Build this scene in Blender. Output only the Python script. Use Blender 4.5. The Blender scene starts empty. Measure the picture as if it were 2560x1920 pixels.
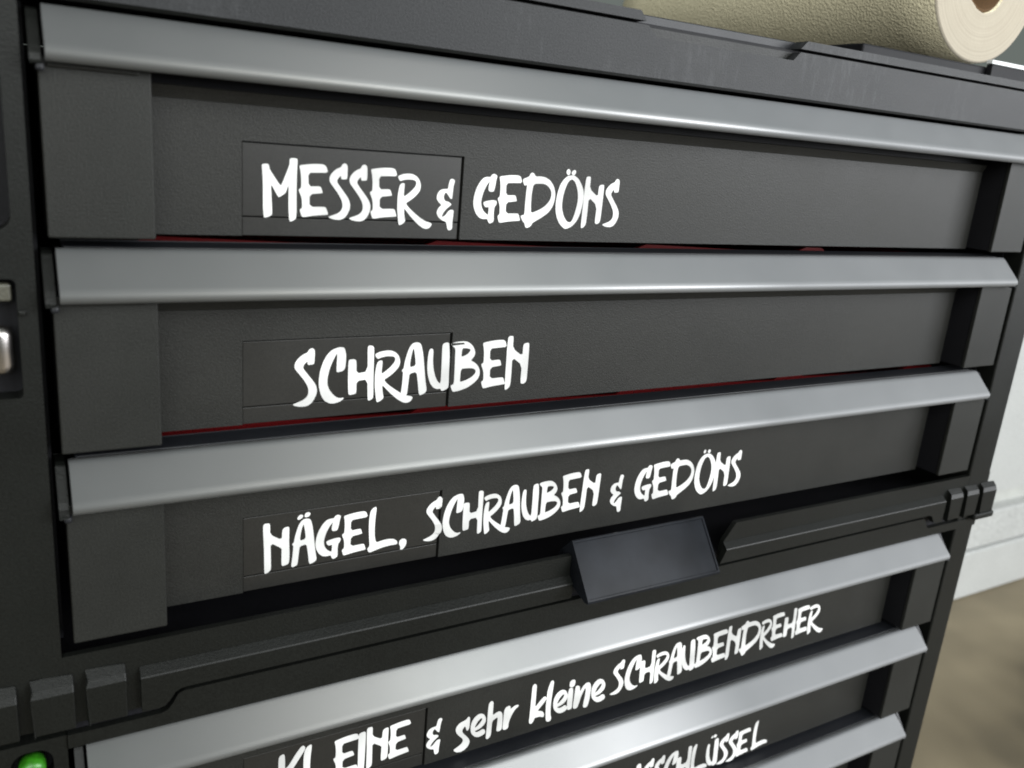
import bpy, bmesh, math, random
from mathutils import Matrix, Vector
from mathutils.geometry import tessellate_polygon
random.seed(4)
S = bpy.context.scene
C = S.collection

# ------------------------------------------------------------------ camera
cam_d = bpy.data.cameras.new('camera')
cam = bpy.data.objects.new('camera', cam_d)
C.objects.link(cam)
cam_d.sensor_width = 36.0
cam_d.lens = 30.3111
cam_d.clip_start = 0.01
cam_d.clip_end = 50
_r = [[0.864766, 0.067218, -0.497657], [-0.495176, 0.279021, -0.822768], [0.083552, 0.95793, 0.274573]]
cam.matrix_world = Matrix([_r[0] + [-0.01109], _r[1] + [-0.28755], _r[2] + [0.10790], [0, 0, 0, 1]])
cam_d.dof.use_dof = True
cam_d.dof.focus_distance = 0.38
cam_d.dof.aperture_fstop = 13
S.camera = cam
S.render.resolution_x = 1024
S.render.resolution_y = 768
S.cycles.filter_width = 1.9

# ------------------------------------------------------------------ room light and added fills
W = bpy.data.worlds.new('World')
S.world = W
W.use_nodes = True
bg = W.node_tree.nodes['Background']
bg.inputs['Color'].default_value = (0.88, 1.0, 0.92, 1)
bg.inputs['Strength'].default_value = 0.09

def area(name, loc, target, size, power, col):
    d = bpy.data.lights.new(name, 'AREA')
    d.shape = 'RECTANGLE'
    d.size, d.size_y = size
    d.energy = power
    d.color = col
    o = bpy.data.objects.new(name, d)
    C.objects.link(o)
    o.location = loc
    o.rotation_euler = (Vector(target) - Vector(loc)).to_track_quat('-Z', 'Y').to_euler()
    return o
area('window_light', (1.25, -1.90, 0.72), (0.25, 0, -0.05), (1.4, 1.3), 21.0, (0.95, 0.98, 1.0))
area('front_fill', (-0.50, -1.95, 1.10), (0.15, 0, -0.05), (1.4, 1.6), 22.0, (0.96, 1.0, 0.98))  # added fill, no known source; lifts the left ends of the handles
area('side_fill', (2.10, -1.50, 0.42), (0.30, 0, -0.1), (1.3, 0.8), 23.0, (0.95, 0.97, 1.0))  # added fill from the right, brightens the lower handles
area('hot_spot_fill', (1.15, -1.43, 0.66), (0.22, 0, -0.18), (0.6, 0.4), 4.0, (1.0, 0.99, 0.98))  # small added light, only there for the hot spot on a lower handle
area('left_fill', (-1.60, -1.70, 0.80), (0.25, 0, 0.0), (1.4, 1.2), 10.0, (1.0, 0.97, 0.88))  # added unseen fill; brightens the lettering without reflecting in the handles
area('ceiling_light', (-0.7, -0.35, 2.2), (0.25, 0, 0.0), (1.4, 0.9), 3.5, (1.0, 0.98, 0.94))
S.view_settings.view_transform = 'Standard'
S.view_settings.look = 'None'
S.view_settings.gamma = 1
S.view_settings.exposure = 0.86

# ------------------------------------------------------------------ helpers
def thing(name, label, cat, loc=(0, 0, 0), group=None):
    o = bpy.data.objects.new(name, None)
    C.objects.link(o)
    o.location = loc
    o.empty_display_size = 0.02
    o['label'] = label
    o['category'] = cat
    if group:
        o['group'] = group
    return o

def link(name, me, mat, parent=None, loc=(0, 0, 0)):
    if mat is not None and not me.materials:
        me.materials.append(mat)
    o = bpy.data.objects.new(name, me)
    C.objects.link(o)
    o.location = loc
    if parent is not None:
        o.parent = parent
    return o

def finish(bm, name, bevel=0.0, seg=2, smooth=False):
    bmesh.ops.remove_doubles(bm, verts=bm.verts, dist=1e-7)
    if bevel:
        es = [e for e in bm.edges if len(e.link_faces) == 2 and e.calc_face_angle(0) > 0.45]
        bmesh.ops.bevel(bm, geom=es, offset=bevel, segments=seg, profile=0.5, affect='EDGES', clamp_overlap=True)
    bmesh.ops.recalc_face_normals(bm, faces=bm.faces)
    me = bpy.data.meshes.new(name)
    bm.to_mesh(me)
    bm.free()
    if smooth:
        for p in me.polygons:
            p.use_smooth = True
    return me

def add_box(bm, x0, x1, y0, y1, z0, z1):
    v = [bm.verts.new((x, y, z)) for x in (x0, x1) for y in (y0, y1) for z in (z0, z1)]
    for f in ((0, 1, 3, 2), (4, 6, 7, 5), (0, 4, 5, 1), (2, 3, 7, 6), (0, 2, 6, 4), (1, 5, 7, 3)):
        bm.faces.new([v[i] for i in f])

def box(x0, x1, y0, y1, z0, z1, bevel=0.0004, seg=2):
    bm = bmesh.new()
    add_box(bm, x0, x1, y0, y1, z0, z1)
    return finish(bm, 'box', bevel, seg)

def boxes(lst, bevel=0.0004, seg=2):
    bm = bmesh.new()
    for b in lst:
        add_box(bm, *b)
    return finish(bm, 'box', bevel, seg)

def add_profile(bm, pts, x0, x1, skew=None):
    """closed outline in (y, z), swept along x; skew(y) shifts the right end"""
    a = [bm.verts.new((x0, p[0], p[1])) for p in pts]
    b = [bm.verts.new((x1 + (skew(p[0]) if skew else 0), p[0], p[1])) for p in pts]
    n = len(pts)
    for i in range(n):
        bm.faces.new((a[i], a[(i + 1) % n], b[(i + 1) % n], b[i]))
    for ring in (a, b):
        tris = tessellate_polygon([[Vector((0, v.co.y, v.co.z)) for v in ring]])
        for t in tris:
            try:
                bm.faces.new([ring[i] for i in t])
            except ValueError:
                pass

def profile(pts, x0, x1, bevel=0.0, skew=None):
    bm = bmesh.new()
    add_profile(bm, pts, x0, x1, skew)
    return finish(bm, 'profile', bevel)

def add_plate(bm, loops, y0, y1):
    """flat outline (with holes) in (x, z), thick from y0 to y1"""
    flat = [p for l in loops for p in l]
    tris = tessellate_polygon([[Vector((p[0], p[1], 0)) for p in l] for l in loops])
    fr = [bm.verts.new((p[0], y0, p[1])) for p in flat]
    bk = [bm.verts.new((p[0], y1, p[1])) for p in flat]
    for t in tris:
        try:
            bm.faces.new([fr[i] for i in t])
            bm.faces.new([bk[i] for i in reversed(t)])
        except ValueError:
            pass
    k = 0
    for l in loops:
        n = len(l)
        for i in range(n):
            j = (i + 1) % n
            try:
                bm.faces.new((fr[k + i], fr[k + j], bk[k + j], bk[k + i]))
            except ValueError:
                pass
        k += n

def plate(loops, y0, y1, bevel=0.0):
    bm = bmesh.new()
    add_plate(bm, loops, y0, y1)
    if bevel:
        es = [e for e in bm.edges if len(e.link_faces) == 2 and e.calc_face_angle(0) > 0.45]
        bmesh.ops.bevel(bm, geom=es, offset=bevel, segments=2, profile=0.5, affect='EDGES', clamp_overlap=True)
    return finish(bm, 'plate', 0)

def rrect(x0, x1, z0, z1, r, n=6):
    out = []
    for cx, cz, a0 in ((x1 - r, z1 - r, 0), (x0 + r, z1 - r, 90), (x0 + r, z0 + r, 180), (x1 - r, z0 + r, 270)):
        for i in range(n + 1):
            a = math.radians(a0 + 90 * i / n)
            out.append((cx + r * math.cos(a), cz + r * math.sin(a)))
    return out

def arc(cy, cz, r, a0, a1, n):
    return [(cy + r * math.cos(math.radians(a0 + (a1 - a0) * i / n)), cz + r * math.sin(math.radians(a0 + (a1 - a0) * i / n))) for i in range(n + 1)]

# ------------------------------------------------------------------ materials
def nodes(name):
    m = bpy.data.materials.new(name)
    m.use_nodes = True
    nt = m.node_tree
    b = nt.nodes['Principled BSDF']
    return m, nt, b

def N(nt, t, **kw):
    n = nt.nodes.new(t)
    for k, v in kw.items():
        if k in n.inputs:
            n.inputs[k].default_value = v
        else:
            setattr(n, k, v)
    return n

def plastic(name, col, rough=0.45, grain=1500, bump=0.25, mott=0.12, scuff=0.0, spec=0.5, dist=0.00025):
    """moulded plastic: fine leather grain, cloudy colour, uneven gloss, optional scuffs"""
    m, nt, b = nodes(name)
    L = nt.links.new
    tc = N(nt, 'ShaderNodeNewGeometry')
    cl = N(nt, 'ShaderNodeTexNoise', Scale=22.0, Detail=5.0, Roughness=0.6)
    L(tc.outputs['Position'], cl.inputs['Vector'])
    gr = N(nt, 'ShaderNodeTexNoise', Scale=float(grain), Detail=2.0, Roughness=0.6)
    L(tc.outputs['Position'], gr.inputs['Vector'])
    lo = [c * (1 - mott) for c in col] + [1]
    hi = [min(1, c * (1 + mott)) for c in col] + [1]
    r1 = N(nt, 'ShaderNodeValToRGB')
    r1.color_ramp.elements[0].position = 0.3
    r1.color_ramp.elements[1].position = 0.7
    r1.color_ramp.elements[0].color = lo
    r1.color_ramp.elements[1].color = hi
    L(cl.outputs['Fac'], r1.inputs['Fac'])
    out = r1.outputs['Color']
    mx = N(nt, 'ShaderNodeMix', data_type='RGBA', blend_type='MULTIPLY')
    mx.inputs[0].default_value = 1.0
    r2 = N(nt, 'ShaderNodeValToRGB')
    r2.color_ramp.elements[0].position = 0.35
    r2.color_ramp.elements[1].position = 0.65
    r2.color_ramp.elements[0].color = (0.62, 0.62, 0.62, 1)
    r2.color_ramp.elements[1].color = (1, 1, 1, 1)
    L(gr.outputs['Fac'], r2.inputs['Fac'])
    L(out, mx.inputs[6])
    L(r2.outputs['Color'], mx.inputs[7])
    out = mx.outputs[2]
    if scuff:
        mp = N(nt, 'ShaderNodeMapping')
        mp.inputs['Scale'].default_value = (260, 260, 70)
        L(tc.outputs['Position'], mp.inputs['Vector'])
        sc = N(nt, 'ShaderNodeTexNoise', Scale=1.0, Detail=4.0, Roughness=0.7)
        L(mp.outputs['Vector'], sc.inputs['Vector'])
        big = N(nt, 'ShaderNodeTexNoise', Scale=14.0, Detail=2.0)
        L(tc.outputs['Position'], big.inputs['Vector'])
        ml = N(nt, 'ShaderNodeMath', operation='MULTIPLY')
        L(sc.outputs['Fac'], ml.inputs[0])
        L(big.outputs['Fac'], ml.inputs[1])
        rs = N(nt, 'ShaderNodeValToRGB')
        rs.color_ramp.elements[0].position = 0.28
        rs.color_ramp.elements[1].position = 0.48
        rs.color_ramp.elements[0].color = (0, 0, 0, 1)
        rs.color_ramp.elements[1].color = (scuff, scuff, scuff, 1)
        L(ml.outputs[0], rs.inputs['Fac'])
        m2 = N(nt, 'ShaderNodeMix', data_type='RGBA', blend_type='MIX')
        L(rs.outputs['Color'], m2.inputs[0])
        L(out, m2.inputs[6])
        m2.inputs[7].default_value = (0.30, 0.31, 0.33, 1)
        out = m2.outputs[2]
    L(out, b.inputs['Base Color'])
    rr = N(nt, 'ShaderNodeMapRange')
    rr.inputs['To Min'].default_value = rough - 0.06
    rr.inputs['To Max'].default_value = rough + 0.08
    L(cl.outputs['Fac'], rr.inputs['Value'])
    L(rr.outputs['Result'], b.inputs['Roughness'])
    b.inputs['Specular IOR Level'].default_value = spec
    bp = N(nt, 'ShaderNodeBump', Strength=bump, Distance=dist)
    L(gr.outputs['Fac'], bp.inputs['Height'])
    L(bp.outputs['Normal'], b.inputs['Normal'])
    return m

M_front = plastic('black_drawer_plastic', (0.0165, 0.0166, 0.0150), 0.48, spec=0.25, grain=1600, bump=0.5, mott=0.16)
M_block = plastic('black_end_block_plastic', (0.0160, 0.0166, 0.0152), 0.48, spec=0.22, grain=1600, bump=0.5, mott=0.16)
M_body = plastic('black_body_plastic', (0.0056, 0.0063, 0.0055), 0.43, grain=1100, bump=0.45, spec=0.22)
M_rail = plastic('black_lid_rail_plastic', (0.022, 0.023, 0.025), 0.46, scuff=0.10, spec=0.18, bump=0.4)
M_dark = plastic('black_inside_plastic', (0.007, 0.007, 0.009), 0.6, bump=0.1, spec=0.2)
M_plate = plastic('smooth_label_plastic', (0.018, 0.0175, 0.016), 0.36, grain=2600, bump=0.08, spec=0.35)
M_latch = plastic('glossy_latch_plastic', (0.012, 0.0135, 0.017), 0.15, grain=45, bump=0.03, mott=0.4, spec=0.09, dist=0.0004)
M_red = plastic('red_tray_plastic', (0.11, 0.002, 0.003), 0.5, spec=0.1, bump=0.05)
M_green = plastic('green_button_plastic', (0.030, 0.20, 0.008), 0.35, grain=500, bump=0.05)
M_trim = plastic('dark_top_trim', (0.010, 0.011, 0.014), 0.45, bump=0.1, spec=0.3)

def handle_metal():
    m, nt, b = nodes('satin_grey_metal')
    L = nt.links.new
    tc = N(nt, 'ShaderNodeNewGeometry')
    n = N(nt, 'ShaderNodeTexNoise', Scale=16.0, Detail=3.0)
    L(tc.outputs['Position'], n.inputs['Vector'])
    r = N(nt, 'ShaderNodeValToRGB')
    r.color_ramp.elements[0].color = (0.084, 0.090, 0.097, 1)
    r.color_ramp.elements[1].color = (0.100, 0.107, 0.114, 1)
    L(n.outputs['Fac'], r.inputs['Fac'])
    L(r.outputs['Color'], b.inputs['Base Color'])
    b.inputs['IOR'].default_value = 2.8
    b.inputs['Roughness'].default_value = 0.48
    sm = N(nt, 'ShaderNodeTexNoise', Scale=38.0, Detail=6.0, Roughness=0.65)
    L(tc.outputs['Position'], sm.inputs['Vector'])
    mr = N(nt, 'ShaderNodeMapRange')
    mr.inputs['From Min'].default_value = 0.3
    mr.inputs['From Max'].default_value = 0.7
    mr.inputs['To Min'].default_value = 0.49
    mr.inputs['To Max'].default_value = 0.53
    L(sm.outputs['Fac'], mr.inputs['Value'])
    L(mr.outputs['Result'], b.inputs['Roughness'])
    f = N(nt, 'ShaderNodeTexNoise', Scale=3000.0, Detail=1.0)
    L(tc.outputs['Position'], f.inputs['Vector'])
    bp = N(nt, 'ShaderNodeBump', Strength=0.08, Distance=0.0001)
    L(f.outputs['Fac'], bp.inputs['Height'])
    L(bp.outputs['Normal'], b.inputs['Normal'])
    return m
M_metal = handle_metal()

def simple(name, col, rough=0.5, metal=0.0):
    m, nt, b = nodes(name)
    b.inputs['Base Color'].default_value = (*col, 1)
    b.inputs['Roughness'].default_value = rough
    b.inputs['Metallic'].default_value = metal
    return m
M_chrome = simple('chrome', (0.48, 0.45, 0.44), 0.25, 1.0)
M_vinyl = plastic('white_vinyl', (0.70, 0.70, 0.695), 0.5, grain=30, bump=0.0, mott=0.01)

# ------------------------------------------------------------------ drawers
HL = [(0.0062, 0.0630), (0.0062, 0.0644), (0.0038, 0.0645), (0.0031, 0.0644), (0.0025, 0.0639), (0.0020, 0.0634)]
HL += [(0.0016, 0.0629), (-0.0055, 0.0541), (-0.0059, 0.0536)] + arc(-0.0044, 0.0515, 0.0024, 152, 282, 9)
HL += [(-0.0030, 0.0500), (0.0005, 0.0512), (0.0120, 0.0622)]
CAP = [(0.0150, 0.0630), (0.0064, 0.0635), (0.0045, 0.0628), (-0.0030, 0.0530), (-0.0042, 0.0510), (-0.0045, 0.0492), (-0.0055, 0.0484), (-0.0030, 0.0480), (0.0060, 0.0500)]
A = 0.0296
ME = {}
ME['handle'] = profile(HL, 0.0019, 0.4923, skew=lambda y: -0.0030 * (y + 0.0066) / 0.0092)
for p in ME['handle'].polygons:
    p.use_smooth = abs(p.normal.x) < 0.5
ME['cap_l'] = profile(CAP, -0.0018, 0.0010, 0.0003)
ME['cap_r'] = profile(CAP, 0.4932, 0.4950, 0.0003)
ME['nub'] = box(-0.0008, 0.0016, -0.0050, -0.0010, 0.0464, 0.0486, 0.0008, 3)
ME['block_l'] = box(0.0000, A, 0.0, 0.0030, 0.0, 0.0505, 0.0005, 3)
ME['core_l'] = box(0.0004, A - 0.0004, 0.0031, 0.030, 0.0004, 0.0500, 0)
ME['block_r'] = box(0.5 - A, 0.5, 0.0, 0.0022, 0.0, 0.0505, 0.0005, 3)
ME['core_r'] = box(0.5 - A + 0.0003, 0.4996, 0.0023, 0.030, 0.0004, 0.0500, 0)
ME['ridge'] = box(0.0022, 0.0262, -0.0012, 0.0, 0.0478, 0.0493, 0.0004, 2)
lx0, lx1 = 0.0588, 0.1412
ME['panel'] = plate([[(A, 0), (lx0, 0), (lx0, 0.0312), (lx1, 0.0312), (lx1, 0), (0.4664, 0), (0.4664, 0.0426), (A, 0.0426)]], 0.0130, 0.0160)
ME['label'] = box(lx0 + 0.0002, lx1 - 0.0008, 0.0136, 0.0160, 0.0066, 0.0307, 0.0002)
ME['clip'] = box(lx0 + 0.0002, lx1 - 0.0008, 0.0137, 0.0160, 0.0, 0.0062, 0.0002)
ME['trim'] = profile([(0.0063, 0.0646), (0.0162, 0.0652), (0.0162, 0.0625), (0.0063, 0.0628)], 0.0040, 0.4870, 0.0003)
ME['inner'] = box(A, 0.5 - A, 0.0161, 0.0175, 0.001, 0.0615, 0)
ME['shoulder'] = profile([(0.0130, 0.0427), (0.0112, 0.0464), (0.0115, 0.0467), (0.0160, 0.0467), (0.0160, 0.0427)], A, 0.4664)

def wavy_tray():
    bm = bmesh.new()
    n = 120
    x0, x1 = 0.024, 0.476
    rows = []
    for i in range(n + 1):
        x = x0 + (x1 - x0) * i / n
        ph = ((x - 0.030) % 0.1053) / 0.1053
        top = 0.0660 - 0.0034 * ph + (0.0020 if ph > 0.95 else 0) - (0.002 if x > 0.36 else 0)
        rows.append([bm.verts.new((x, 0.0240, 0.006)), bm.verts.new((x, 0.0240, top)), bm.verts.new((x, 0.0260, top)), bm.verts.new((x, 0.0260, 0.006))])
    for a, b in zip(rows, rows[1:]):
        for j in range(3):
            bm.faces.new((a[j], a[j + 1], b[j + 1], b[j]))
    add_box(bm, x0, x1, 0.0261, 0.26, 0.006, 0.008)
    for x in (x0 + 0.0001, x1 - 0.0021):
        add_box(bm, x, x + 0.002, 0.0261, 0.26, 0.0081, 0.060)
    add_box(bm, x0, x1, 0.2605, 0.2625, 0.006, 0.060)
    return finish(bm, 'tray')
ME['tray'] = wavy_tray()

GLYPHS = {
 'M': [[[-6.16,7.35],[-5.92,7.68],[-4.96,7.89],[-4.15,7.86],[-3.75,7.41],[-3.49,6.0],[0.15,0.83],[0.56,1.09],[3.29,7.98],[3.26,9.73],[3.59,10.15],[4.66,10.29],[5.66,10.2],[6.0,9.82],[5.82,5.71],[5.74,-0.46],[5.89,-9.84],[4.97,-10.78],[3.79,-11.22],[3.36,-10.9],[3.06,-7.12],[3.03,1.85],[2.16,-1.11],[1.75,-1.69],[-0.31,-3.07],[-0.64,-2.76],[-3.14,1.56],[-2.87,-2.45],[-2.57,-8.77],[-2.9,-9.27],[-3.88,-9.79],[-5.11,-10.12],[-5.44,-9.67],[-5.7,-6.59],[-5.74,2.23]]],
 'E': [[[-4.54,7.94],[-4.13,8.36],[-0.09,8.97],[2.81,9.09],[4.01,8.99],[4.89,8.55],[5.72,6.31],[2.02,6.16],[-1.39,5.93],[-1.16,1.29],[2.64,1.5],[3.25,1.24],[3.9,-0.63],[3.56,-0.81],[-0.82,-1.33],[-0.73,-5.71],[4.72,-5.49],[5.25,-5.84],[6.1,-8.08],[5.66,-8.26],[0.62,-8.67],[-3.07,-9.32],[-3.5,-8.87],[-4.13,-7.06],[-4.05,-6.57],[-3.29,-6.13],[-3.52,-2.75],[-4.66,-0.1],[-4.42,0.32],[-3.75,0.68],[-3.8,3.94],[-4.1,6.35]]],
 'S': [[[0.11,8.31],[0.61,9.33],[1.3,9.7],[2.01,9.58],[2.57,8.78],[2.53,4.54],[2.0,4.27],[0.59,4.17],[0.32,4.43],[0.19,5.51],[-0.91,4.29],[-1.19,3.45],[-0.96,2.79],[0.7,0.7],[2.55,-1.57],[3.49,-3.06],[3.9,-4.57],[3.78,-6.11],[2.77,-8.35],[1.55,-9.58],[0.13,-10.05],[-1.65,-10.01],[-3.26,-9.63],[-4.15,-9.07],[-2.58,-8.51],[-0.82,-7.87],[0.4,-6.98],[0.99,-5.86],[1.03,-4.5],[0.63,-3.0],[-0.67,-0.87],[-2.86,1.87],[-3.86,3.15],[-3.98,4.47],[-3.49,5.65],[-2.48,6.85],[-1.28,7.74]]],
 'R': [[[-5.39,7.9],[-5.13,8.34],[-3.46,9.03],[-1.18,9.32],[0.55,9.16],[2.14,8.37],[3.18,7.21],[3.76,5.66],[3.75,4.09],[3.24,2.83],[1.78,1.19],[-0.07,-0.28],[-1.94,-1.41],[-0.5,-3.12],[2.15,-5.16],[4.61,-6.87],[6.85,-7.97],[8.46,-8.29],[9.2,-8.82],[8.57,-10.01],[7.61,-10.57],[6.62,-10.68],[5.41,-10.35],[3.35,-9.05],[0.67,-6.62],[-1.39,-4.38],[-2.52,-3.18],[-2.28,-5.82],[-1.78,-7.93],[-2.32,-8.66],[-3.26,-9.3],[-4.3,-9.59],[-4.77,-6.78],[-5.2,-3.27],[-5.23,1.09],[-4.81,4.05],[-4.4,5.28],[-3.66,5.75],[-2.9,5.78],[-2.65,5.36],[-2.92,0.83],[-1.72,1.58],[0.13,3.05],[1.58,4.69],[2.05,5.93],[1.65,6.78],[0.67,7.17],[-1.45,7.24],[-3.34,6.88],[-4.36,6.4],[-5.06,7.14]]],
 '&': [[[0.77,8.98],[1.24,9.4],[1.84,9.48],[2.47,9.24],[2.91,8.73],[2.36,6.56],[2.16,2.25],[1.88,1.97],[1.35,2.22],[-0.2,4.13],[-0.62,4.29],[-1.0,4.0],[-1.43,3.0],[-1.26,1.93],[-0.59,1.06],[0.63,0.93],[1.58,0.42],[2.03,-0.1],[1.55,-0.57],[0.2,-1.61],[-1.12,-3.1],[-1.72,-4.56],[-1.4,-4.92],[-0.23,-4.16],[0.88,-2.58],[1.66,-2.11],[2.68,-2.07],[3.12,-2.42],[2.99,-4.97],[2.86,-7.35],[2.98,-9.0],[2.41,-9.75],[1.5,-9.86],[0.95,-9.41],[0.54,-7.96],[0.25,-6.69],[-1.51,-6.19],[-3.21,-4.97],[-3.95,-3.55],[-3.87,-2.65],[-3.25,-1.37],[-2.11,-0.43],[-3.38,0.6],[-4.26,1.82],[-4.25,3.07],[-3.64,4.51],[-2.5,5.36],[-0.91,5.61],[0.2,5.61],[0.39,7.18]]],
 'G': [[[1.14,9.01],[1.95,9.46],[2.82,9.28],[3.62,8.69],[3.23,7.12],[3.0,4.91],[2.63,3.06],[2.13,2.67],[0.63,2.69],[0.15,3.31],[0.15,4.59],[0.41,6.43],[0.3,6.52],[-0.83,4.91],[-1.91,2.68],[-2.55,0.27],[-2.72,-1.57],[-2.35,-3.4],[-1.26,-5.03],[0.56,-6.36],[0.84,-5.89],[0.82,-3.1],[-0.33,-3.42],[-1.11,-2.99],[-1.74,-1.9],[-1.47,-1.34],[-0.12,-0.92],[2.2,-0.56],[3.93,-0.68],[4.2,-1.31],[4.07,-2.25],[3.3,-3.2],[3.17,-5.44],[3.45,-8.62],[2.75,-9.2],[1.6,-9.6],[1.0,-8.87],[0.58,-7.76],[-1.44,-7.91],[-2.97,-7.49],[-4.57,-6.05],[-5.69,-3.88],[-6.14,-1.7],[-5.88,1.05],[-5.15,3.63],[-3.88,6.04],[-2.34,7.75],[-0.9,8.18],[0.69,8.17]]],
 'D': [[[-5.73,7.15],[-5.35,7.73],[-2.99,8.59],[-2.45,9.83],[-1.71,10.3],[-0.79,10.01],[0.01,8.84],[2.37,9.02],[4.66,8.8],[7.09,7.6],[8.93,5.59],[9.98,2.96],[10.09,0.67],[9.4,-2.44],[7.6,-5.02],[5.02,-6.83],[2.42,-8.26],[0.26,-9.47],[-0.09,-10.44],[-1.15,-11.24],[-2.26,-11.46],[-2.86,-11.09],[-3.36,-9.56],[-4.33,-8.82],[-5.42,-6.94],[-5.01,-6.55],[-3.69,-6.32],[-3.82,-1.77],[-3.74,2.95],[-3.57,5.58],[-4.41,5.07],[-5.12,5.51]],[[-0.7,6.0],[2.67,6.25],[4.73,6.16],[6.68,5.11],[8.02,3.46],[8.22,1.74],[7.75,-0.19],[5.91,-2.37],[3.33,-4.0],[-0.71,-5.66],[-1.03,-2.62],[-1.15,1.74]]],
 'O': [[[-0.23,10.23],[1.44,10.13],[3.5,8.88],[5.23,6.65],[6.51,4.17],[6.84,1.65],[6.54,-1.7],[5.79,-5.28],[4.45,-8.09],[2.31,-10.33],[-0.43,-11.48],[-1.91,-11.02],[-4.02,-9.3],[-5.47,-6.99],[-6.39,-4.1],[-6.66,-0.82],[-6.27,2.86],[-5.37,6.15],[-3.78,8.52],[-2.07,9.85]],[[0.08,8.71],[1.47,8.01],[2.63,6.33],[3.71,3.47],[4.08,0.56],[3.73,-2.39],[2.95,-5.76],[2.04,-8.16],[0.92,-8.78],[-0.58,-8.22],[-2.26,-6.11],[-3.46,-3.03],[-3.57,-0.12],[-3.24,2.98],[-2.48,5.52],[-1.36,7.88]]],
 'o1': [[[0.03,1.23],[0.79,0.79],[1.05,-0.34],[0.36,-1.43],[-0.52,-0.99],[-0.98,-0.07],[-0.74,0.8]]],
 'o2': [[[0.36,1.19],[1.15,0.57],[0.8,-0.41],[0.17,-1.11],[-0.69,-0.87],[-1.13,-0.13],[-0.65,0.76]]],
 'N': [[[-4.2,9.84],[-3.66,10.35],[-2.46,10.41],[-1.94,10.14],[-1.92,5.47],[2.54,2.31],[2.6,6.46],[3.11,7.17],[4.55,7.49],[5.22,7.17],[5.31,3.81],[5.2,-6.17],[4.95,-7.99],[4.05,-8.72],[3.07,-8.85],[2.37,-8.26],[2.53,-1.26],[-1.97,2.13],[-1.89,-4.98],[-2.08,-9.17],[-3.15,-10.4],[-4.31,-10.83],[-4.49,-9.43],[-4.53,-3.48],[-4.43,1.45],[-4.46,5.36]]],
 'C': [[[3.55,10.55],[4.05,9.5],[4.48,7.79],[4.41,4.04],[4.09,2.36],[3.27,1.47],[1.21,1.13],[0.82,1.62],[1.0,8.35],[0.81,8.45],[-0.61,5.83],[-1.83,2.72],[-2.57,-0.79],[-2.6,-3.24],[-1.79,-5.57],[-0.24,-7.59],[1.12,-8.75],[2.46,-9.24],[3.98,-9.07],[3.9,-9.64],[2.31,-10.67],[0.05,-11.15],[-1.65,-10.92],[-3.55,-9.8],[-4.91,-7.61],[-5.72,-4.71],[-5.96,-1.87],[-5.5,1.83],[-4.48,5.3],[-2.89,8.18],[-1.09,9.94],[1.3,10.75],[2.6,10.78]]],
 'H': [[[-5.76,5.55],[-5.21,6.08],[-3.31,6.07],[-2.62,5.46],[-2.43,0.32],[2.09,0.99],[1.71,10.44],[2.08,11.08],[3.04,11.17],[3.93,10.8],[4.35,10.12],[4.42,3.63],[4.55,-4.1],[4.77,-9.38],[4.32,-10.32],[2.96,-10.9],[2.45,-10.37],[2.12,-2.19],[-2.33,-2.56],[-2.25,-7.28],[-2.82,-7.72],[-4.93,-8.0],[-5.43,-7.42],[-5.72,-1.47]]],
 'A': [[[-0.73,10.5],[0.21,11.07],[1.54,11.16],[2.5,10.81],[3.1,9.89],[3.83,6.68],[4.54,0.73],[5.02,-3.55],[5.58,-6.82],[5.21,-7.81],[4.05,-8.44],[2.89,-8.75],[2.48,-7.93],[1.91,-2.98],[1.36,0.25],[-1.31,-0.32],[-1.56,-2.35],[-2.05,-7.7],[-2.52,-8.45],[-4.23,-8.86],[-4.58,-8.06],[-4.1,-3.97],[-3.79,0.33],[-4.27,0.83],[-4.18,1.33],[-3.62,1.75],[-3.27,4.16],[-2.38,7.29],[-1.65,9.22]],[[-0.04,8.96],[0.26,8.6],[0.79,5.53],[1.03,2.59],[-1.15,2.04],[-1.18,3.8],[-0.67,7.01]]],
 'a1': [[[0.08,1.08],[1.02,0.83],[1.23,0.08],[0.39,-0.7],[-0.74,-1.03],[-1.12,-0.56],[-0.85,0.31]]],
 'a2': [[[-0.08,1.12],[1.07,0.74],[1.18,0.0],[0.53,-0.81],[-0.61,-1.04],[-1.19,-0.54],[-0.92,0.54]]],
 'U': [[[-3.97,7.38],[-3.37,7.74],[-2.62,7.51],[-2.36,6.8],[-2.32,2.84],[-1.87,-0.77],[-0.93,-3.84],[0.28,-6.14],[1.75,-7.26],[1.65,0.62],[1.41,8.79],[2.19,9.75],[3.88,9.97],[4.47,9.25],[5.02,4.44],[5.13,-1.61],[5.42,-8.74],[4.4,-9.69],[2.28,-10.35],[1.77,-9.19],[0.06,-9.27],[-1.48,-8.55],[-3.09,-6.51],[-4.13,-3.43],[-4.66,-0.0],[-4.59,3.96],[-4.32,6.31]]],
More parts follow.
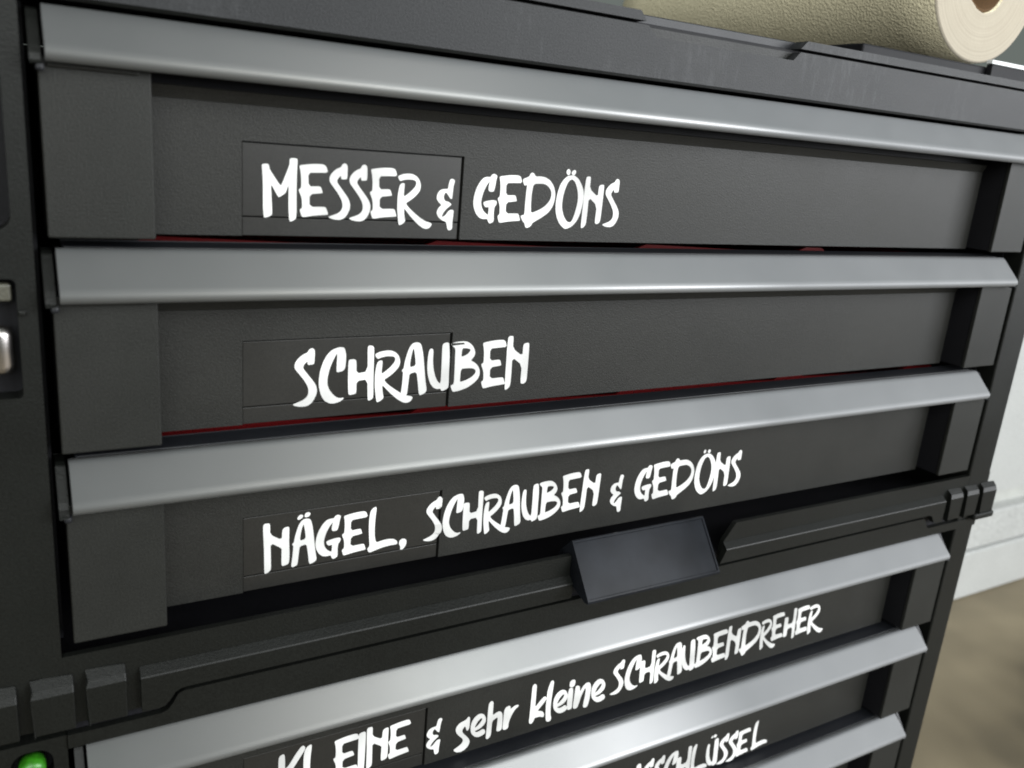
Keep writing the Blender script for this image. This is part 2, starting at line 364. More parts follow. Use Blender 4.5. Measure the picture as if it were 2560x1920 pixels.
 'B': [[[-6.26,8.88],[-5.66,9.54],[-3.53,9.85],[-0.94,9.97],[1.05,9.64],[2.91,8.35],[4.15,6.68],[4.74,4.83],[4.41,3.42],[2.89,1.67],[4.62,0.86],[6.3,-0.57],[7.35,-2.48],[7.52,-4.56],[6.77,-6.37],[4.9,-8.11],[2.13,-9.78],[-1.12,-10.78],[-4.17,-11.17],[-4.76,-10.51],[-5.55,-8.61],[-5.25,-8.22],[-4.08,-7.89],[-4.15,-2.38],[-4.3,2.68],[-4.41,7.09],[-5.55,7.95]],[[-1.37,7.05],[0.6,7.05],[2.39,6.56],[2.45,5.75],[1.24,4.4],[-1.1,3.51],[-1.55,3.74]],[[-1.38,-1.54],[1.7,-1.42],[4.38,-1.68],[5.57,-2.58],[5.44,-3.81],[4.21,-5.17],[1.64,-6.44],[-1.17,-7.17],[-1.43,-6.64]]],
 'n2': [[[-5.07,9.57],[-4.53,10.38],[-3.07,10.35],[-2.43,9.94],[-2.4,5.51],[2.15,2.49],[2.29,6.74],[3.21,7.6],[4.51,7.76],[4.98,7.31],[4.97,1.38],[5.24,-4.87],[4.99,-7.95],[3.96,-8.49],[2.45,-8.72],[2.07,-7.81],[2.1,-2.23],[2.09,-0.99],[-2.2,2.02],[-2.07,-3.52],[-1.93,-9.33],[-2.95,-10.37],[-4.24,-10.84],[-4.52,-10.06],[-4.65,-1.0],[-4.96,5.13]]],
 'L': [[[-3.91,10.98],[-2.94,12.31],[-1.72,12.76],[-1.28,12.27],[-1.7,7.65],[-1.83,3.37],[-1.67,-0.54],[-0.92,-3.39],[1.9,-2.79],[4.86,-2.65],[7.02,-3.13],[8.37,-4.25],[8.53,-5.38],[8.01,-5.74],[5.22,-5.68],[2.04,-6.0],[-1.09,-6.75],[-3.58,-7.39],[-4.22,-6.84],[-4.7,-5.44],[-3.69,-4.64],[-4.06,-0.57],[-4.34,3.79],[-4.31,8.06]]],
 ',': [[[-1.48,1.82],[-0.22,2.49],[1.1,2.15],[1.69,1.27],[1.67,-0.28],[0.87,-1.7],[0.04,-2.44],[-1.04,-2.47],[-0.9,-1.16],[-1.73,0.32]]],
 'K': [[[-5.63,7.66],[-5.06,9.34],[-3.69,9.81],[-3.05,9.24],[-2.82,6.23],[-2.85,1.99],[-1.23,3.33],[1.89,8.41],[3.86,10.94],[4.86,11.38],[5.79,10.18],[5.51,8.86],[3.15,5.15],[0.79,1.44],[-0.18,-0.36],[2.1,-5.24],[4.81,-9.36],[6.28,-11.11],[5.48,-12.53],[3.41,-10.8],[0.49,-5.87],[-2.37,-1.5],[-2.67,-9.54],[-3.25,-12.22],[-4.84,-13.08],[-5.26,-11.0],[-5.55,-1.33]]],
 'I': [[[-1.84,10.14],[-0.79,10.78],[0.73,10.9],[1.4,10.33],[1.5,7.85],[1.44,-1.98],[1.23,-7.89],[1.11,-10.35],[0.03,-10.98],[-1.28,-11.02],[-1.67,-9.38],[-1.85,1.59]]],
 's': [[[0.83,7.96],[1.77,9.0],[2.5,9.44],[3.08,8.6],[3.18,5.63],[3.05,2.45],[1.85,1.48],[0.83,4.75],[-0.35,3.52],[-0.64,2.27],[0.12,0.69],[2.08,-1.56],[3.53,-3.65],[3.91,-5.13],[3.29,-7.11],[1.61,-8.73],[-0.65,-9.35],[-2.73,-8.93],[-4.35,-7.57],[-4.4,-6.88],[-2.19,-5.85],[-0.49,-4.79],[0.3,-3.42],[-0.19,-1.91],[-2.12,0.06],[-3.67,2.16],[-4.18,3.92],[-3.8,5.67],[-2.16,7.28]]],
 'e': [[[1.91,-1.55],[3.13,-2.07],[3.78,-3.51],[3.35,-4.6],[1.7,-5.3],[-0.12,-5.4],[-1.73,-4.75],[-3.43,-2.98],[-4.35,-1.07],[-4.57,1.7],[-4.24,4.01],[-3.13,6.08],[-1.18,7.49],[0.62,7.56],[2.27,6.58],[3.45,4.34],[3.54,2.42],[2.76,0.76],[1.05,-0.6],[-0.99,-1.19],[-2.14,-1.36],[-1.69,-2.05],[-0.63,-2.38],[0.65,-2.11]],[[1.24,4.88],[1.55,4.24],[0.77,2.73],[-0.67,1.29],[-2.15,0.4],[-2.16,1.21],[-1.09,3.3],[0.34,4.75]]],
 'h': [[[-3.73,10.35],[-2.79,11.54],[-1.74,11.5],[-1.18,10.54],[-1.09,7.15],[-1.0,3.2],[0.76,4.16],[2.59,4.56],[4.02,3.45],[4.59,1.64],[4.87,-2.83],[4.79,-6.39],[3.64,-6.99],[2.29,-6.84],[1.81,-6.0],[1.98,-1.94],[1.97,1.07],[1.29,1.28],[-0.99,0.07],[-1.05,-3.73],[-1.09,-7.83],[-1.78,-8.99],[-3.05,-9.68],[-3.79,-8.76],[-3.79,-5.6],[-3.73,-0.17],[-3.81,5.27]]],
 'r': [[[-3.19,3.31],[-2.52,4.74],[-0.95,5.23],[0.02,4.94],[0.28,3.64],[0.33,3.07],[1.86,3.98],[3.44,4.48],[4.85,4.06],[4.65,3.3],[2.87,2.04],[1.47,-0.28],[0.37,-2.98],[-0.08,-5.32],[-0.03,-7.28],[-1.04,-8.07],[-2.4,-8.06],[-3.29,-7.09],[-3.33,-3.77],[-3.29,0.06]]],
 'k': [[[-3.93,12.28],[-3.08,13.41],[-2.08,13.13],[-1.42,12.13],[-1.31,8.53],[-1.12,1.56],[-0.92,-0.31],[1.44,2.47],[3.48,4.38],[4.94,3.96],[5.37,2.72],[3.9,0.64],[0.36,-3.07],[2.09,-3.44],[3.89,-4.41],[4.79,-6.09],[4.56,-7.85],[2.45,-6.79],[-0.11,-6.57],[-0.92,-6.89],[-1.31,-8.45],[-2.32,-9.55],[-3.33,-9.23],[-3.86,-8.23],[-3.82,-4.6],[-3.85,2.36],[-3.88,7.89]]],
 'l': [[[-1.48,9.73],[-0.64,12.26],[0.44,12.79],[1.27,11.73],[1.19,8.7],[0.84,1.82],[0.91,-3.83],[1.35,-7.65],[1.99,-9.55],[1.72,-10.89],[0.62,-11.41],[-0.73,-10.85],[-1.29,-9.68],[-2.04,-2.95],[-2.1,2.67],[-2.04,7.11]]],
 'i1': [[[-1.31,5.98],[-0.34,6.41],[1.05,5.88],[1.38,4.37],[1.55,0.63],[1.79,-6.02],[0.98,-6.64],[-0.5,-6.63],[-1.35,-5.66],[-1.59,-1.31],[-1.67,2.98]]],
 'i2': [[[-1.6,1.53],[-0.23,2.28],[1.29,1.86],[1.74,0.61],[1.42,-1.56],[0.33,-2.24],[-1.19,-1.82],[-1.76,-0.67]]],
 'n': [[[-4.94,6.72],[-3.79,6.97],[-2.36,6.14],[-1.96,4.18],[-1.65,2.95],[-0.33,5.43],[1.55,7.04],[3.35,6.96],[4.6,5.47],[5.12,2.75],[5.01,-2.12],[4.5,-6.31],[3.79,-7.85],[2.3,-7.99],[1.28,-7.1],[1.28,-4.79],[1.72,-1.17],[1.84,2.53],[1.45,4.36],[0.59,2.88],[-0.77,-0.45],[-1.52,-3.97],[-2.26,-6.34],[-3.54,-6.82],[-4.95,-6.26],[-5.22,-4.02],[-5.08,0.8]]],
}
LETTERS = [  # drawer, glyph, x mm, z mm, width scale, height scale, slant
 (1,'M',71.61,84.42,1,1,0),
 (1,'E',82.77,84.17,1,1,0),
 (1,'S',92.95,84.31,1,1,0),
 (1,'S',100.5,84.15,1.016,1.016,-0.024),
 (1,'E',108.82,84.34,1,1,0.001),
 (1,'R',120.17,82.5,1,1,0),
 (1,'&',135.1,81.34,1,1,0),
 (1,'G',152.2,84.17,1,1,0),
 (1,'E',161.42,84.41,1.013,1.013,0),
 (1,'D',173.19,84.73,1,1,0),
 (1,'O',190.46,84.69,1,1,0),
 (1,'o1',188.48,96.18,1,1,0),
 (1,'o2',191.24,96,1,1,0),
 (1,'N',201.78,84.5,1,1,0),
 (1,'S',212.17,84.76,1.018,1.018,-0.005),
 (2,'S',81.97,16.3,1.131,1.131,0.031),
 (2,'C',92.71,16.36,1,1,0),
 (2,'H',103.89,16.12,1,1,0),
 (2,'R',114.97,14.75,1.135,1.097,-0.005),
 (2,'A',124.9,15.39,1.1,1.1,-0.032),
 (2,'U',135.59,17.11,1,1,0),
 (2,'B',147.14,17.4,1,1,0),
 (2,'E',160.23,17.09,1.113,1.113,-0.005),
 (2,'N',171.73,17.19,1.103,1.103,-0.027),
 (3,'n2',71.51,-51.1,1,1,0),
 (3,'A',81.99,-52.21,1,1,0),
 (3,'a1',80.66,-40.05,1,1,0),
 (3,'a2',83.55,-39.5,1,1,0),
 (3,'G',93.16,-50.87,1.004,1.004,0.046),
 (3,'E',102.44,-50.51,0.995,0.995,0.054),
 (3,'L',113.48,-53.12,1,1,0),
 (3,',',124.41,-59.16,1,1,0),
 (3,'S',138.31,-49.75,1.014,1.014,0.059),
 (3,'C',147.6,-49.67,0.913,0.913,0.015),
 (3,'H',157.04,-50.05,0.929,0.929,0.004),
 (3,'R',166.97,-51.35,0.967,1.001,-0.02),
 (3,'A',175.66,-50.69,1.016,1.016,0.003),
 (3,'U',185.15,-49.34,0.91,0.91,0.001),
 (3,'B',195.25,-48.77,0.909,0.909,0.005),
 (3,'E',206.89,-46.97,1.036,1.036,-0.025),
 (3,'N',218.18,-47.23,1.007,1.007,0.019),
 (3,'&',234.62,-51.57,1.006,1.006,-0.021),
 (3,'G',250.97,-48.82,1.009,1.009,-0.013),
 (3,'E',260.25,-48.09,1.053,1.053,-0.038),
 (3,'D',272.01,-48.15,1.015,1.015,-0.043),
 (3,'O',289.83,-48.07,1.031,1.031,-0.027),
 (3,'o1',287.45,-36.09,0.805,0.805,0.126),
 (3,'o2',290.36,-36.33,0.939,0.939,-0.181),
 (3,'N',301.12,-48.35,1.018,1.018,-0.051),
 (3,'S',311.29,-48.01,1.023,1.023,-0.02),
 (4,'K',78.89,-157.37,1,1,0),
 (4,'L',88.94,-161.26,1.157,1.157,0.003),
 (4,'E',102.33,-157.51,1.117,1.117,0.027),
 (4,'I',110.28,-158.58,1,1,0),
 (4,'n2',117.28,-156.91,1.03,1.03,0.01),
 (4,'E',127.27,-156.93,1.011,1.011,0.051),
 (4,'&',145.54,-161.08,1.004,1.004,0.052),
 (4,'s',160.47,-164.7,1,1,0),
 (4,'e',168.8,-163.09,1,1,0),
 (4,'h',176.97,-161.87,1,1,0),
 (4,'r',185.45,-161.02,1,1,0),
 (4,'k',201.15,-160.76,1,1,0),
 (4,'l',208.65,-160.99,1,1,0),
 (4,'e',215.74,-163.61,1.059,1.059,-0.036),
 (4,'i1',220.99,-162.17,1,1,0),
 (4,'i2',221.5,-153.57,1,1,0),
 (4,'n',228.55,-162.61,1,1,0),
 (4,'e',239.13,-163.8,1.086,1.086,-0.086),
 (4,'S',251.02,-157.76,1.027,1.027,0.031),
 (4,'C',260.95,-157.85,0.948,0.948,-0.002),
 (4,'H',270.53,-157.81,0.958,0.958,-0.023),
 (4,'R',280.81,-159.4,1.011,1.01,-0.017),
 (4,'A',289.41,-158.58,1.049,1.049,-0.037),
 (4,'U',298.23,-157.31,0.994,0.994,-0.088),
 (4,'B',309.14,-156.18,0.963,0.963,-0.03),
 (4,'E',320.82,-156.64,1.075,1.075,-0.048),
 (4,'N',331.63,-156.47,1.04,1.04,-0.057),
 (4,'D',343,-156.14,1.05,1.05,-0.044),
 (4,'R',358.67,-157.9,0.935,1.061,-0.061),
 (4,'E',366.5,-155.08,0.984,0.984,-0.063),
 (4,'H',378.21,-156.45,0.95,0.95,-0.06),
 (4,'E',387.53,-155.57,1.03,1.03,-0.04),
 (4,'R',398.97,-157.12,1.02,1.058,-0.05),
 (5,'U',271.68,-230.51,1.046,1.046,-0.054),
 (5,'S',282.39,-230.1,1.079,1.079,0.02),
 (5,'S',290.53,-230.47,1.062,1.062,-0.002),
 (5,'C',298.81,-230.74,0.948,0.948,0.042),
 (5,'H',309.1,-232.29,1.054,1.054,-0.025),
 (5,'L',318.77,-234.2,1.061,1.061,-0.01),
 (5,'U',330.32,-231.62,0.96,0.96,-0.045),
 (5,'a1',328.64,-219.86,0.801,0.801,-0.044),
 (5,'a2',330.87,-219.73,1.068,1.068,-0.484),
 (5,'S',340.1,-231.59,1.056,1.056,-0.005),
 (5,'S',347.61,-232.05,1.071,1.071,-0.011),
 (5,'E',355.24,-232.03,1.009,1.009,0.011),
 (5,'L',368.41,-233.4,1.052,1.052,-0.028),
]


def chaikin(l):
    out = []
    n = len(l)
    for i in range(n):
        a, b = l[i], l[(i + 1) % n]
        out.append((a[0] * 0.8 + b[0] * 0.2, a[1] * 0.8 + b[1] * 0.2))
        out.append((a[0] * 0.2 + b[0] * 0.8, a[1] * 0.2 + b[1] * 0.8))
    return out

ZB = [0.0681, 0.0, -0.0681, -0.1752, -0.1752 - 0.0669, -0.1752 - 2 * 0.0669]
def letter_mesh(g, x0, z0, sx, sz, k, n, zb):
    bm = bmesh.new()
    off = -0.00005 * (n % 3)
    loops = []
    for l in GLYPHS[g]:
        loops.append([((x0 + sx * p[0] + k * p[1]) / 1000, (z0 + sz * p[1]) / 1000 - zb) for p in chaikin(l)])
    add_plate(bm, loops, 0.0, 0.00012)
    for v in bm.verts:
        base = 0.0136 if v.co.x < lx1 and v.co.z < 0.0310 else 0.0130
        v.co.y += base - 0.00018 + off
    return finish(bm, 'letter_shape')

def drawer(parent, i):
    zb = ZB[i]
    x = (0, 0, 0, 0, 0, 0)[i]
    d = link('drawer', ME['panel'], M_front, parent, (x, 0, zb))
    words = ('drawer lettered MESSER & GEDÖNS', 'drawer lettered SCHRAUBEN', 'drawer lettered NÄGEL, SCHRAUBEN & GEDÖNS',
             'drawer lettered KLEINE & sehr kleine SCHRAUBENDREHER', 'drawer with lettering ending in SCHLÜSSEL', 'lowest drawer in view, without lettering')[i]
    d['label'] = words
    link('handle', ME['handle'], M_metal, d)
    link('handle_end_cap', ME['cap_l'], M_body, d)
    link('handle_end_cap', ME['cap_r'], M_trim, d)
    link('cap_nub', ME['nub'], M_trim, d)
    link('end_block', ME['block_l'], M_block, d)
    link('end_block', ME['block_r'], M_block, d)
    link('block_core', ME['core_l'], M_dark, d)
    link('block_core', ME['core_r'], M_dark, d)
    link('block_ridge', ME['ridge'], M_block, d)
    link('label_plate', ME['label'], M_plate, d)
    link('label_clip', ME['clip'], M_plate, d)
    link('panel_brow', ME['shoulder'], M_front, d)
    link('inner_wall', ME['inner'], M_dark, d)
    link('top_trim', ME['trim'], M_trim, d)
    link('tray', ME['tray'], M_red, d)
    n = 0
    for (dr, g, x0, z0, sx, sz, k) in LETTERS:
        if dr == i + 1:
            link('letter', letter_mesh(g, x0, z0, sx, sz, k, n, zb), M_vinyl, d)
            n += 1
    return d

# ------------------------------------------------------------------ upper tool chest
XL, XR = -0.0260, 0.5262
up = thing('tool_chest', 'upper black three-drawer plastic tool chest, lettered MESSER & GEDÖNS on its top drawer', 'tool chest')
for i in range(3):
    drawer(up, i)
# left side post with two rounded recesses
link('side_post', plate([[(XL, -0.0935), (-0.0040, -0.0935), (-0.0040, 0.1338), (XL, 0.1338)],
     rrect(-0.0245, -0.0092, 0.0195, 0.0560, 0.0016), rrect(-0.0245, -0.0092, 0.0700, 0.1250, 0.0045)], 0.0, 0.008, 0.0005), M_body, up)
link('side_post', box(XL + 0.0002, -0.0042, 0.0082, 0.30, -0.0933, 0.1336, 0), M_dark, up)
link('side_post', box(0.5040, XR, 0.0, 0.30, -0.0933, 0.1338, 0.0012, 3), M_body, up)
link('back_wall', box(-0.0038, 0.5038, 0.285, 0.30, -0.0925, 0.1340, 0), M_dark, up)
for s in ((-0.0040, -0.0026), (0.5026, 0.5040)):
    link('drawer_runner', box(s[0], s[1], 0.012, 0.28, -0.0720, 0.1330, 0), M_dark, up)
# catch in the lower recess
ct = link('side_catch', boxes([(-0.0240, -0.0104, 0.0015, 0.0075, 0.0490, 0.0543)], 0.0008, 3), plastic('olive_catch', (0.07, 0.068, 0.052), 0.4), up)
def lathe(pts, n=40, cap=True):
    bm = bmesh.new()
    rings = []
    for r, z in pts:
        rings.append([bm.verts.new((r * math.cos(2 * math.pi * i / n), r * math.sin(2 * math.pi * i / n), z)) for i in range(n)])
    for a, b in zip(rings, rings[1:]):
        for i in range(n):
            bm.faces.new((a[i], a[(i + 1) % n], b[(i + 1) % n], b[i]))
    if cap:
        bm.faces.new(rings[0])
        bm.faces.new(rings[-1])
    return finish(bm, 'lathe', 0, smooth=True)
pin = link('catch_pin', lathe([(0.0010, 0.0), (0.0030, 0.0006), (0.0036, 0.0030), (0.0034, 0.0075), (0.0036, 0.0120), (0.0030, 0.0142), (0.0010, 0.0150)], 32), M_chrome, ct, (-0.0143, 0.0030, 0.0268))
link('catch_bump', box(-0.0092, -0.0070, -0.0010, 0.0, 0.0450, 0.0468, 0.0006, 3), M_body, up)
# top rail with its notch, chamfer under it, body and lid
link('top_rail', plate([[(XL, 0.1350), (XR, 0.1350), (XR, 0.1538), (0.2950, 0.1538), (0.2912, 0.1500), (0.2150, 0.1500), (0.2105, 0.1538), (XL, 0.1538)]], 0.0, 0.0042, 0.0002), M_rail, up)
link('rail_underside', profile([(0.0003, 0.1350), (0.0012, 0.1341), (0.0028, 0.1341), (0.0028, 0.1350)], XL, XR), M_body, up)
link('inner_ceiling', box(-0.0038, 0.5038, 0.0030, 0.28, 0.1341, 0.1349, 0), M_dark, up)
link('rail_body', box(XL, XR, 0.0043, 0.30, 0.1351, 0.1537, 0), M_body, up)
link('lid_seal', box(XL + 0.002, XR - 0.002, 0.0050, 0.298, 0.1538, 0.1549, 0), M_dark, up)
lid = link('lid', box(XL, XR, 0.0072, 0.30, 0.1550, 0.1586, 0.0004), M_trim, up)
link('lid_lip', plate([[(XL, 0.1552), (0.2092, 0.1552), (0.2062, 0.1587), (XL, 0.1587)]], 0.0, 0.0071, 0.0003), M_rail, lid)
link('lid_lip', plate([[(0.2948, 0.1552), (XR, 0.1552), (XR, 0.1587), (0.2985, 0.1587)]], 0.0, 0.0071, 0.0003), M_rail, lid)
# bottom rail: flat band, sloped ledge, stepped clips
NL, NR = 0.2025, 0.2985
br = link('bottom_rail', plate([[(XL, -0.0990), (0.0199, -0.0990), (0.0199, -0.0900), (NL, -0.0900), (NL, -0.0725), (XL, -0.0725)]], 0.0001, 0.0028, 0.0006), M_body, up)
link('bottom_rail', plate([[(NR - 0.002, -0.0900), (0.4801, -0.0900), (0.4801, -0.0990), (XR, -0.0990), (XR, -0.0725), (NR + 0.006, -0.0725), (NR - 0.001, -0.0820)]], 0.0001, 0.0028, 0.0006), M_body, up)
link('inner_floor', box(-0.0038, 0.5038, 0.0030, 0.284, -0.0950, -0.0890, 0), M_dark, up)
def ledge(outline, x0, x1):
    bm = bmesh.new()
    add_plate(bm, [outline], -0.0032, 0.0)
    add_profile(bm, [(0.0, -0.0822), (-0.0029, -0.0848), (-0.0032, -0.0853), (0.0, -0.0853)], x0, x1)
    return finish(bm, 'ledge')
LB = -0.0923
link('ledge', ledge([(0.0199, -0.0853), (NL, -0.0853), (NL, LB), (0.0352, LB), (0.0330, -0.0926), (0.0312, -0.0936), (0.0292, -0.0966), (0.0276, -0.0982), (0.0256, -0.0987), (0.0199, -0.0987)], 0.0199, NL), M_body, br)
link('ledge', ledge([(NR - 0.0012, -0.0853), (0.4801, -0.0853), (0.4801, -0.0987), (0.4744, -0.0987), (0.4724, -0.0982), (0.4708, -0.0966), (0.4688, -0.0936), (0.4670, -0.0926), (0.4648, LB), (NR - 0.0045, LB)], NR - 0.0012, 0.4801), M_body, br)
for x0, x1 in ((0.0031, 0.0153), (-0.0135, -0.0010), (-0.0300, -0.0178), (0.4845, 0.4970), (0.5012, 0.5137), (0.5180, 0.5325)):
    link('stepped_clip', profile([(0.0, -0.0790), (-0.0026, -0.0818), (-0.0036, -0.0842), (-0.0036, -0.0987), (0.0, -0.0987)], x0, x1, 0.0005), M_body, br)
link('clip_foot', box(0.5140, 0.5345, -0.0042, 0.0040, -0.1032, -0.0988, 0.0012, 3), M_body, br)
# release latch: a slanted tab
bm = bmesh.new()
add_profile(bm, [(0.0030, -0.0664), (0.0022, -0.0664), (-0.0148, -0.0886), (-0.0146, -0.0898), (-0.0120, -0.0902), (0.0020, -0.0860), (0.0120, -0.0760)], 0.2035, 0.2825)
bmesh.ops.recalc_face_normals(bm, faces=bm.faces)
ff = [f for f in bm.faces if f.normal.y < -0.7 and f.normal.z > 0.5]
bmesh.ops.inset_region(bm, faces=ff, thickness=0.0013, depth=0.0)
r = bmesh.ops.inset_region(bm, faces=ff, thickness=0.0003, depth=-0.0005)
lt = link('release_latch', finish(bm, 'latch'), M_latch, up)

# ------------------------------------------------------------------ lower tool chest
lo = thing('tool_chest', 'lower black tool chest of the stack, lettered KLEINE & sehr kleine SCHRAUBENDREHER, green button at left', 'tool chest', (0, 0, 0))
for i in (3, 4, 5):
    drawer(lo, i)
LXR = 0.5222
ZF = -0.6195
link('side_post', plate([[(XL, ZF), (-0.0040, ZF), (-0.0040, -0.1033), (XL, -0.1033)], rrect(-0.0214, -0.0085, -0.1215, -0.1068, 0.0050)], 0.0004, 0.008, 0.0004), M_body, lo)
link('side_post', box(XL + 0.0002, -0.0042, 0.0082, 0.30, ZF, -0.0938, 0), M_dark, lo)
link('side_post', box(0.5034, LXR, 0.0004, 0.30, ZF, -0.0938, 0.0012, 3), M_body, lo)
link('back_wall', box(-0.0038, 0.5032, 0.285, 0.30, ZF, -0.0940, 0), M_dark, lo)
link('top_rail', plate([[(-0.0038, -0.1085), (LXR, -0.1085), (LXR, -0.1031), (0.4726, -0.1031), (0.4706, -0.1022), (0.4690, -0.0998), (0.4672, -0.0966), (0.4652, -0.0957), (0.0346, -0.0957), (0.0326, -0.0966), (0.0308, -0.0998), (0.0290, -0.1022), (0.0268, -0.1031), (-0.0038, -0.1031)]], -0.0004, 0.0024, 0.0003), M_body, lo)
link('inner_roof', box(-0.0038, 0.5032, 0.0030, 0.28, -0.1080, -0.0952, 0), M_dark, lo)
link('bottom_panel', box(-0.0038, 0.5032, 0.0010, 0.020, ZF, -0.3130, 0.0005), M_body, lo)
bt = link('round_button', lathe([(0.0012, 0.0), (0.0028, 0.0004), (0.0039, 0.0014), (0.0042, 0.0030), (0.0042, 0.0080)], 40), M_green, lo, (-0.0150, -0.0030, -0.1132))
for sx, sw in ((0.2725, 0.0016), (0.2850, 0.0030), (0.3010, 0.0040)):
    link('pale_speck', box(sx, sx + sw * 0.6, -0.00055, -0.00042, -0.1010, -0.10082, 0), M_front, lo)  # short paler specks on the rail front
bt.rotation_euler = (math.radians(-90), 0, 0)

# ------------------------------------------------------------------ things on and behind the chest
def paper_mat(name, emboss, lo, hi):
    m, nt, b = nodes(name)
    L = nt.links.new
    g = N(nt, 'ShaderNodeTexCoord')
    n = N(nt, 'ShaderNodeTexNoise', Scale=60.0, Detail=5.0)
    L(g.outputs['Object'], n.inputs['Vector'])
    r = N(nt, 'ShaderNodeValToRGB')
    r.color_ramp.elements[0].color = (*lo, 1)
    r.color_ramp.elements[1].color = (*hi, 1)
    L(n.outputs['Fac'], r.inputs['Fac'])
    if emboss < 0.5:   # cut end: wound layers show as fine rings
        sx = N(nt, 'ShaderNodeSeparateXYZ')
        L(g.outputs['Object'], sx.inputs[0])
        cx = N(nt, 'ShaderNodeCombineXYZ')
        L(sx.outputs[0], cx.inputs[0])
        L(sx.outputs[1], cx.inputs[1])
        ln = N(nt, 'ShaderNodeVectorMath', operation='LENGTH')
        L(cx.outputs[0], ln.inputs[0])
        rn = N(nt, 'ShaderNodeTexNoise', noise_dimensions='1D')
        rn.inputs['Scale'].default_value = 900.0
        L(ln.outputs['Value'], rn.inputs['W'])
        rr = N(nt, 'ShaderNodeMapRange')
        rr.inputs['To Min'].default_value = 0.80
        rr.inputs['To Max'].default_value = 1.12
        L(rn.outputs['Fac'], rr.inputs['Value'])
        mm = N(nt, 'ShaderNodeVectorMath', operation='SCALE')
        L(r.outputs['Color'], mm.inputs[0])
        L(rr.outputs['Result'], mm.inputs['Scale'])
        L(mm.outputs[0], b.inputs['Base Color'])
    else:
        L(r.outputs['Color'], b.inputs['Base Color'])
    b.inputs['Roughness'].default_value = 0.9
    v = N(nt, 'ShaderNodeTexVoronoi', Scale=700.0)
    v.feature = 'F1'
    L(g.outputs['Object'], v.inputs['Vector'])
    bp = N(nt, 'ShaderNodeBump', Strength=0.8 * emboss, Distance=0.0006)
    L(v.outputs['Distance'], bp.inputs['Height'])
    L(bp.outputs['Normal'], b.inputs['Normal'])
    return m
M_paper = paper_mat('embossed_cream_paper', 1.0, (0.70, 0.635, 0.45), (0.82, 0.75, 0.54))
M_paper_end = paper_mat('cut_cream_paper', 0.12, (0.33, 0.29, 0.23), (0.39, 0.35, 0.28))
roll = thing('paper_roll', 'cream embossed paper roll with brown cardboard core lying on top of the tool chest', 'paper roll', (0.4790, 0.0420, 0.2145))
roll.rotation_euler = (math.radians(-90), 0, math.radians(-3))
RR = 0.0435
def tube(ro, ri, l, wob=0.0, n=72):
    bm = bmesh.new()
    rnd = random.Random(3)
    w = [1 + wob * (rnd.random() - 0.5) for _ in range(n)]
    w = [(w[i - 1] + w[i] + w[(i + 1) % n]) / 3 for i in range(n)]
    rings = []
    e = 0.0012
    prof = [(ro - e, 0), (ro, e)] + [(ro * (1 + 0.006 * math.sin(k * 1.7)), e + (l - 2 * e) * k / 12) for k in range(1, 12)] + [(ro, l - e), (ro - e, l), (ri, l), (ri, 0)]
    for r, z in prof:
        rings.append([bm.verts.new((r * (w[i] if r == ri else 1) * math.cos(2 * math.pi * i / n), r * (w[i] if r == ri else 1) * math.sin(2 * math.pi * i / n), z)) for i in range(n)])
    rings.append(rings[0])
    for a, b in zip(rings, rings[1:]):
        for i in range(n):
            bm.faces.new((a[i], a[(i + 1) % n], b[(i + 1) % n], b[i]))
    me = finish(bm, 'tube', 0)
    for p in me.polygons:
        p.use_smooth = abs(p.normal.z) < 0.9
    return me
tm = tube(RR, 0.0165, 0.31, 0.10)
tm.materials.append(M_paper)
tm.materials.append(M_paper_end)
for p in tm.polygons:
    p.material_index = 1 if abs(p.normal.z) > 0.6 else 0
link('paper_winding', tm, None, roll)
link('cardboard_core', tube(0.0162, 0.0148, 0.309, 0), plastic('brown_cardboard', (0.10, 0.048, 0.012), 0.85, bump=0.1), roll, (0, 0, 0.0008))
tray = thing('shallow_stand', 'dark low stand with a white front strip under the cream paper roll', 'stand', (0.50, 0.07, 0.1587))
link('stand_base', box(-0.1300, 0.16, -0.040, 0.20, 0.0, 0.0095, 0.0010), M_dark, tray)
link('white_strip', box(-0.0270, 0.16, -0.0440, -0.0402, 0.0108, 0.0130, 0.0004), plastic('white_plate', (0.82, 0.84, 0.85), 0.4), tray)
link('strip_holder', box(-0.0260, 0.16, -0.0438, -0.0402, 0.0004, 0.0106, 0.0004), M_dark, tray)

case = link('plastic_case', box(0.10, 0.200, 0.045, 0.20, 0.1590, 0.30, 0.004, 3), M_trim)
case['label'] = 'black box on the chest lid, at the left end of the paper roll'
case['category'] = 'box'

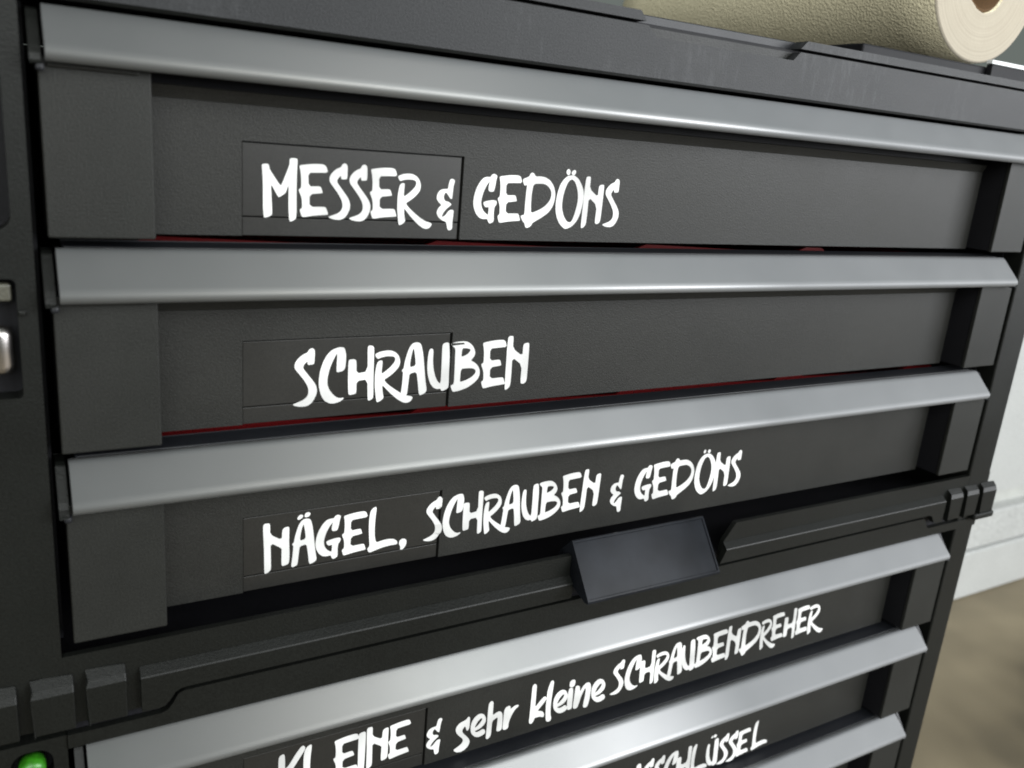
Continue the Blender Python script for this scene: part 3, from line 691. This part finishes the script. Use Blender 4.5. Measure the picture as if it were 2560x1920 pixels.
# ------------------------------------------------------------------ white furniture and floor
M_white = plastic('white_enamel', (0.54, 0.55, 0.54), 0.35, grain=400, bump=0.02, mott=0.03)
wf = thing('white_cabinet', 'white low cabinet with rounded edge standing on the floor right of the tool chests', 'cabinet', (1.9, 0.48, -0.6195))
link('upper_shell', plate([rrect(-1.0, -0.30, 0.2050, 0.62, 0.055)], 0.0, 0.5, 0.012), M_white, wf)
link('recess_band', box(-0.98, 0.88, 0.028, 0.48, 0.160, 0.2090, 0), plastic('grey_band', (0.55, 0.56, 0.53), 0.5, bump=0.02), wf)
link('drawer_front', box(-1.0, 0.9, 0.004, 0.5, 0.0950, 0.1640, 0.004, 3), M_white, wf)
link('base_panel', box(-1.0, 0.9, 0.000, 0.5, 0.0, 0.0925, 0.004, 3), M_white, wf)

FLOOR_SHADE_SHIFT = (5.37, 0.5, 5.7)  # places a dark band of the mottling as a painted floor shadow
def floor_mat():
    m, nt, b = nodes('mottled_floor_painted_shade')
    L = nt.links.new
    g = N(nt, 'ShaderNodeNewGeometry')
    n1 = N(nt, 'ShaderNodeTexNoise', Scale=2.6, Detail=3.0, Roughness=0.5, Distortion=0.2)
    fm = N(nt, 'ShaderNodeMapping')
    fm.inputs['Location'].default_value = FLOOR_SHADE_SHIFT
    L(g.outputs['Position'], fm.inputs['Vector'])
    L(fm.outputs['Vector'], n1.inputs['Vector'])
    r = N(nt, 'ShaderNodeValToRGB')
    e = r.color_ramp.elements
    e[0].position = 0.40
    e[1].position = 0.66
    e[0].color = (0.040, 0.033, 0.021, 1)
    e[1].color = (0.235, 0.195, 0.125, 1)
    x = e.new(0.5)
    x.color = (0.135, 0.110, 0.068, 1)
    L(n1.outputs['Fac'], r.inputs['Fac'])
    L(r.outputs['Color'], b.inputs['Base Color'])
    b.inputs['Roughness'].default_value = 0.55
    n2 = N(nt, 'ShaderNodeTexNoise', Scale=180.0, Detail=3.0)
    L(g.outputs['Position'], n2.inputs['Vector'])
    bp = N(nt, 'ShaderNodeBump', Strength=0.2, Distance=0.002)
    L(n2.outputs['Fac'], bp.inputs['Height'])
    L(bp.outputs['Normal'], b.inputs['Normal'])
    return m
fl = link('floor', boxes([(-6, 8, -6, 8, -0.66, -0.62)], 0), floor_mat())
fl['kind'] = 'structure'
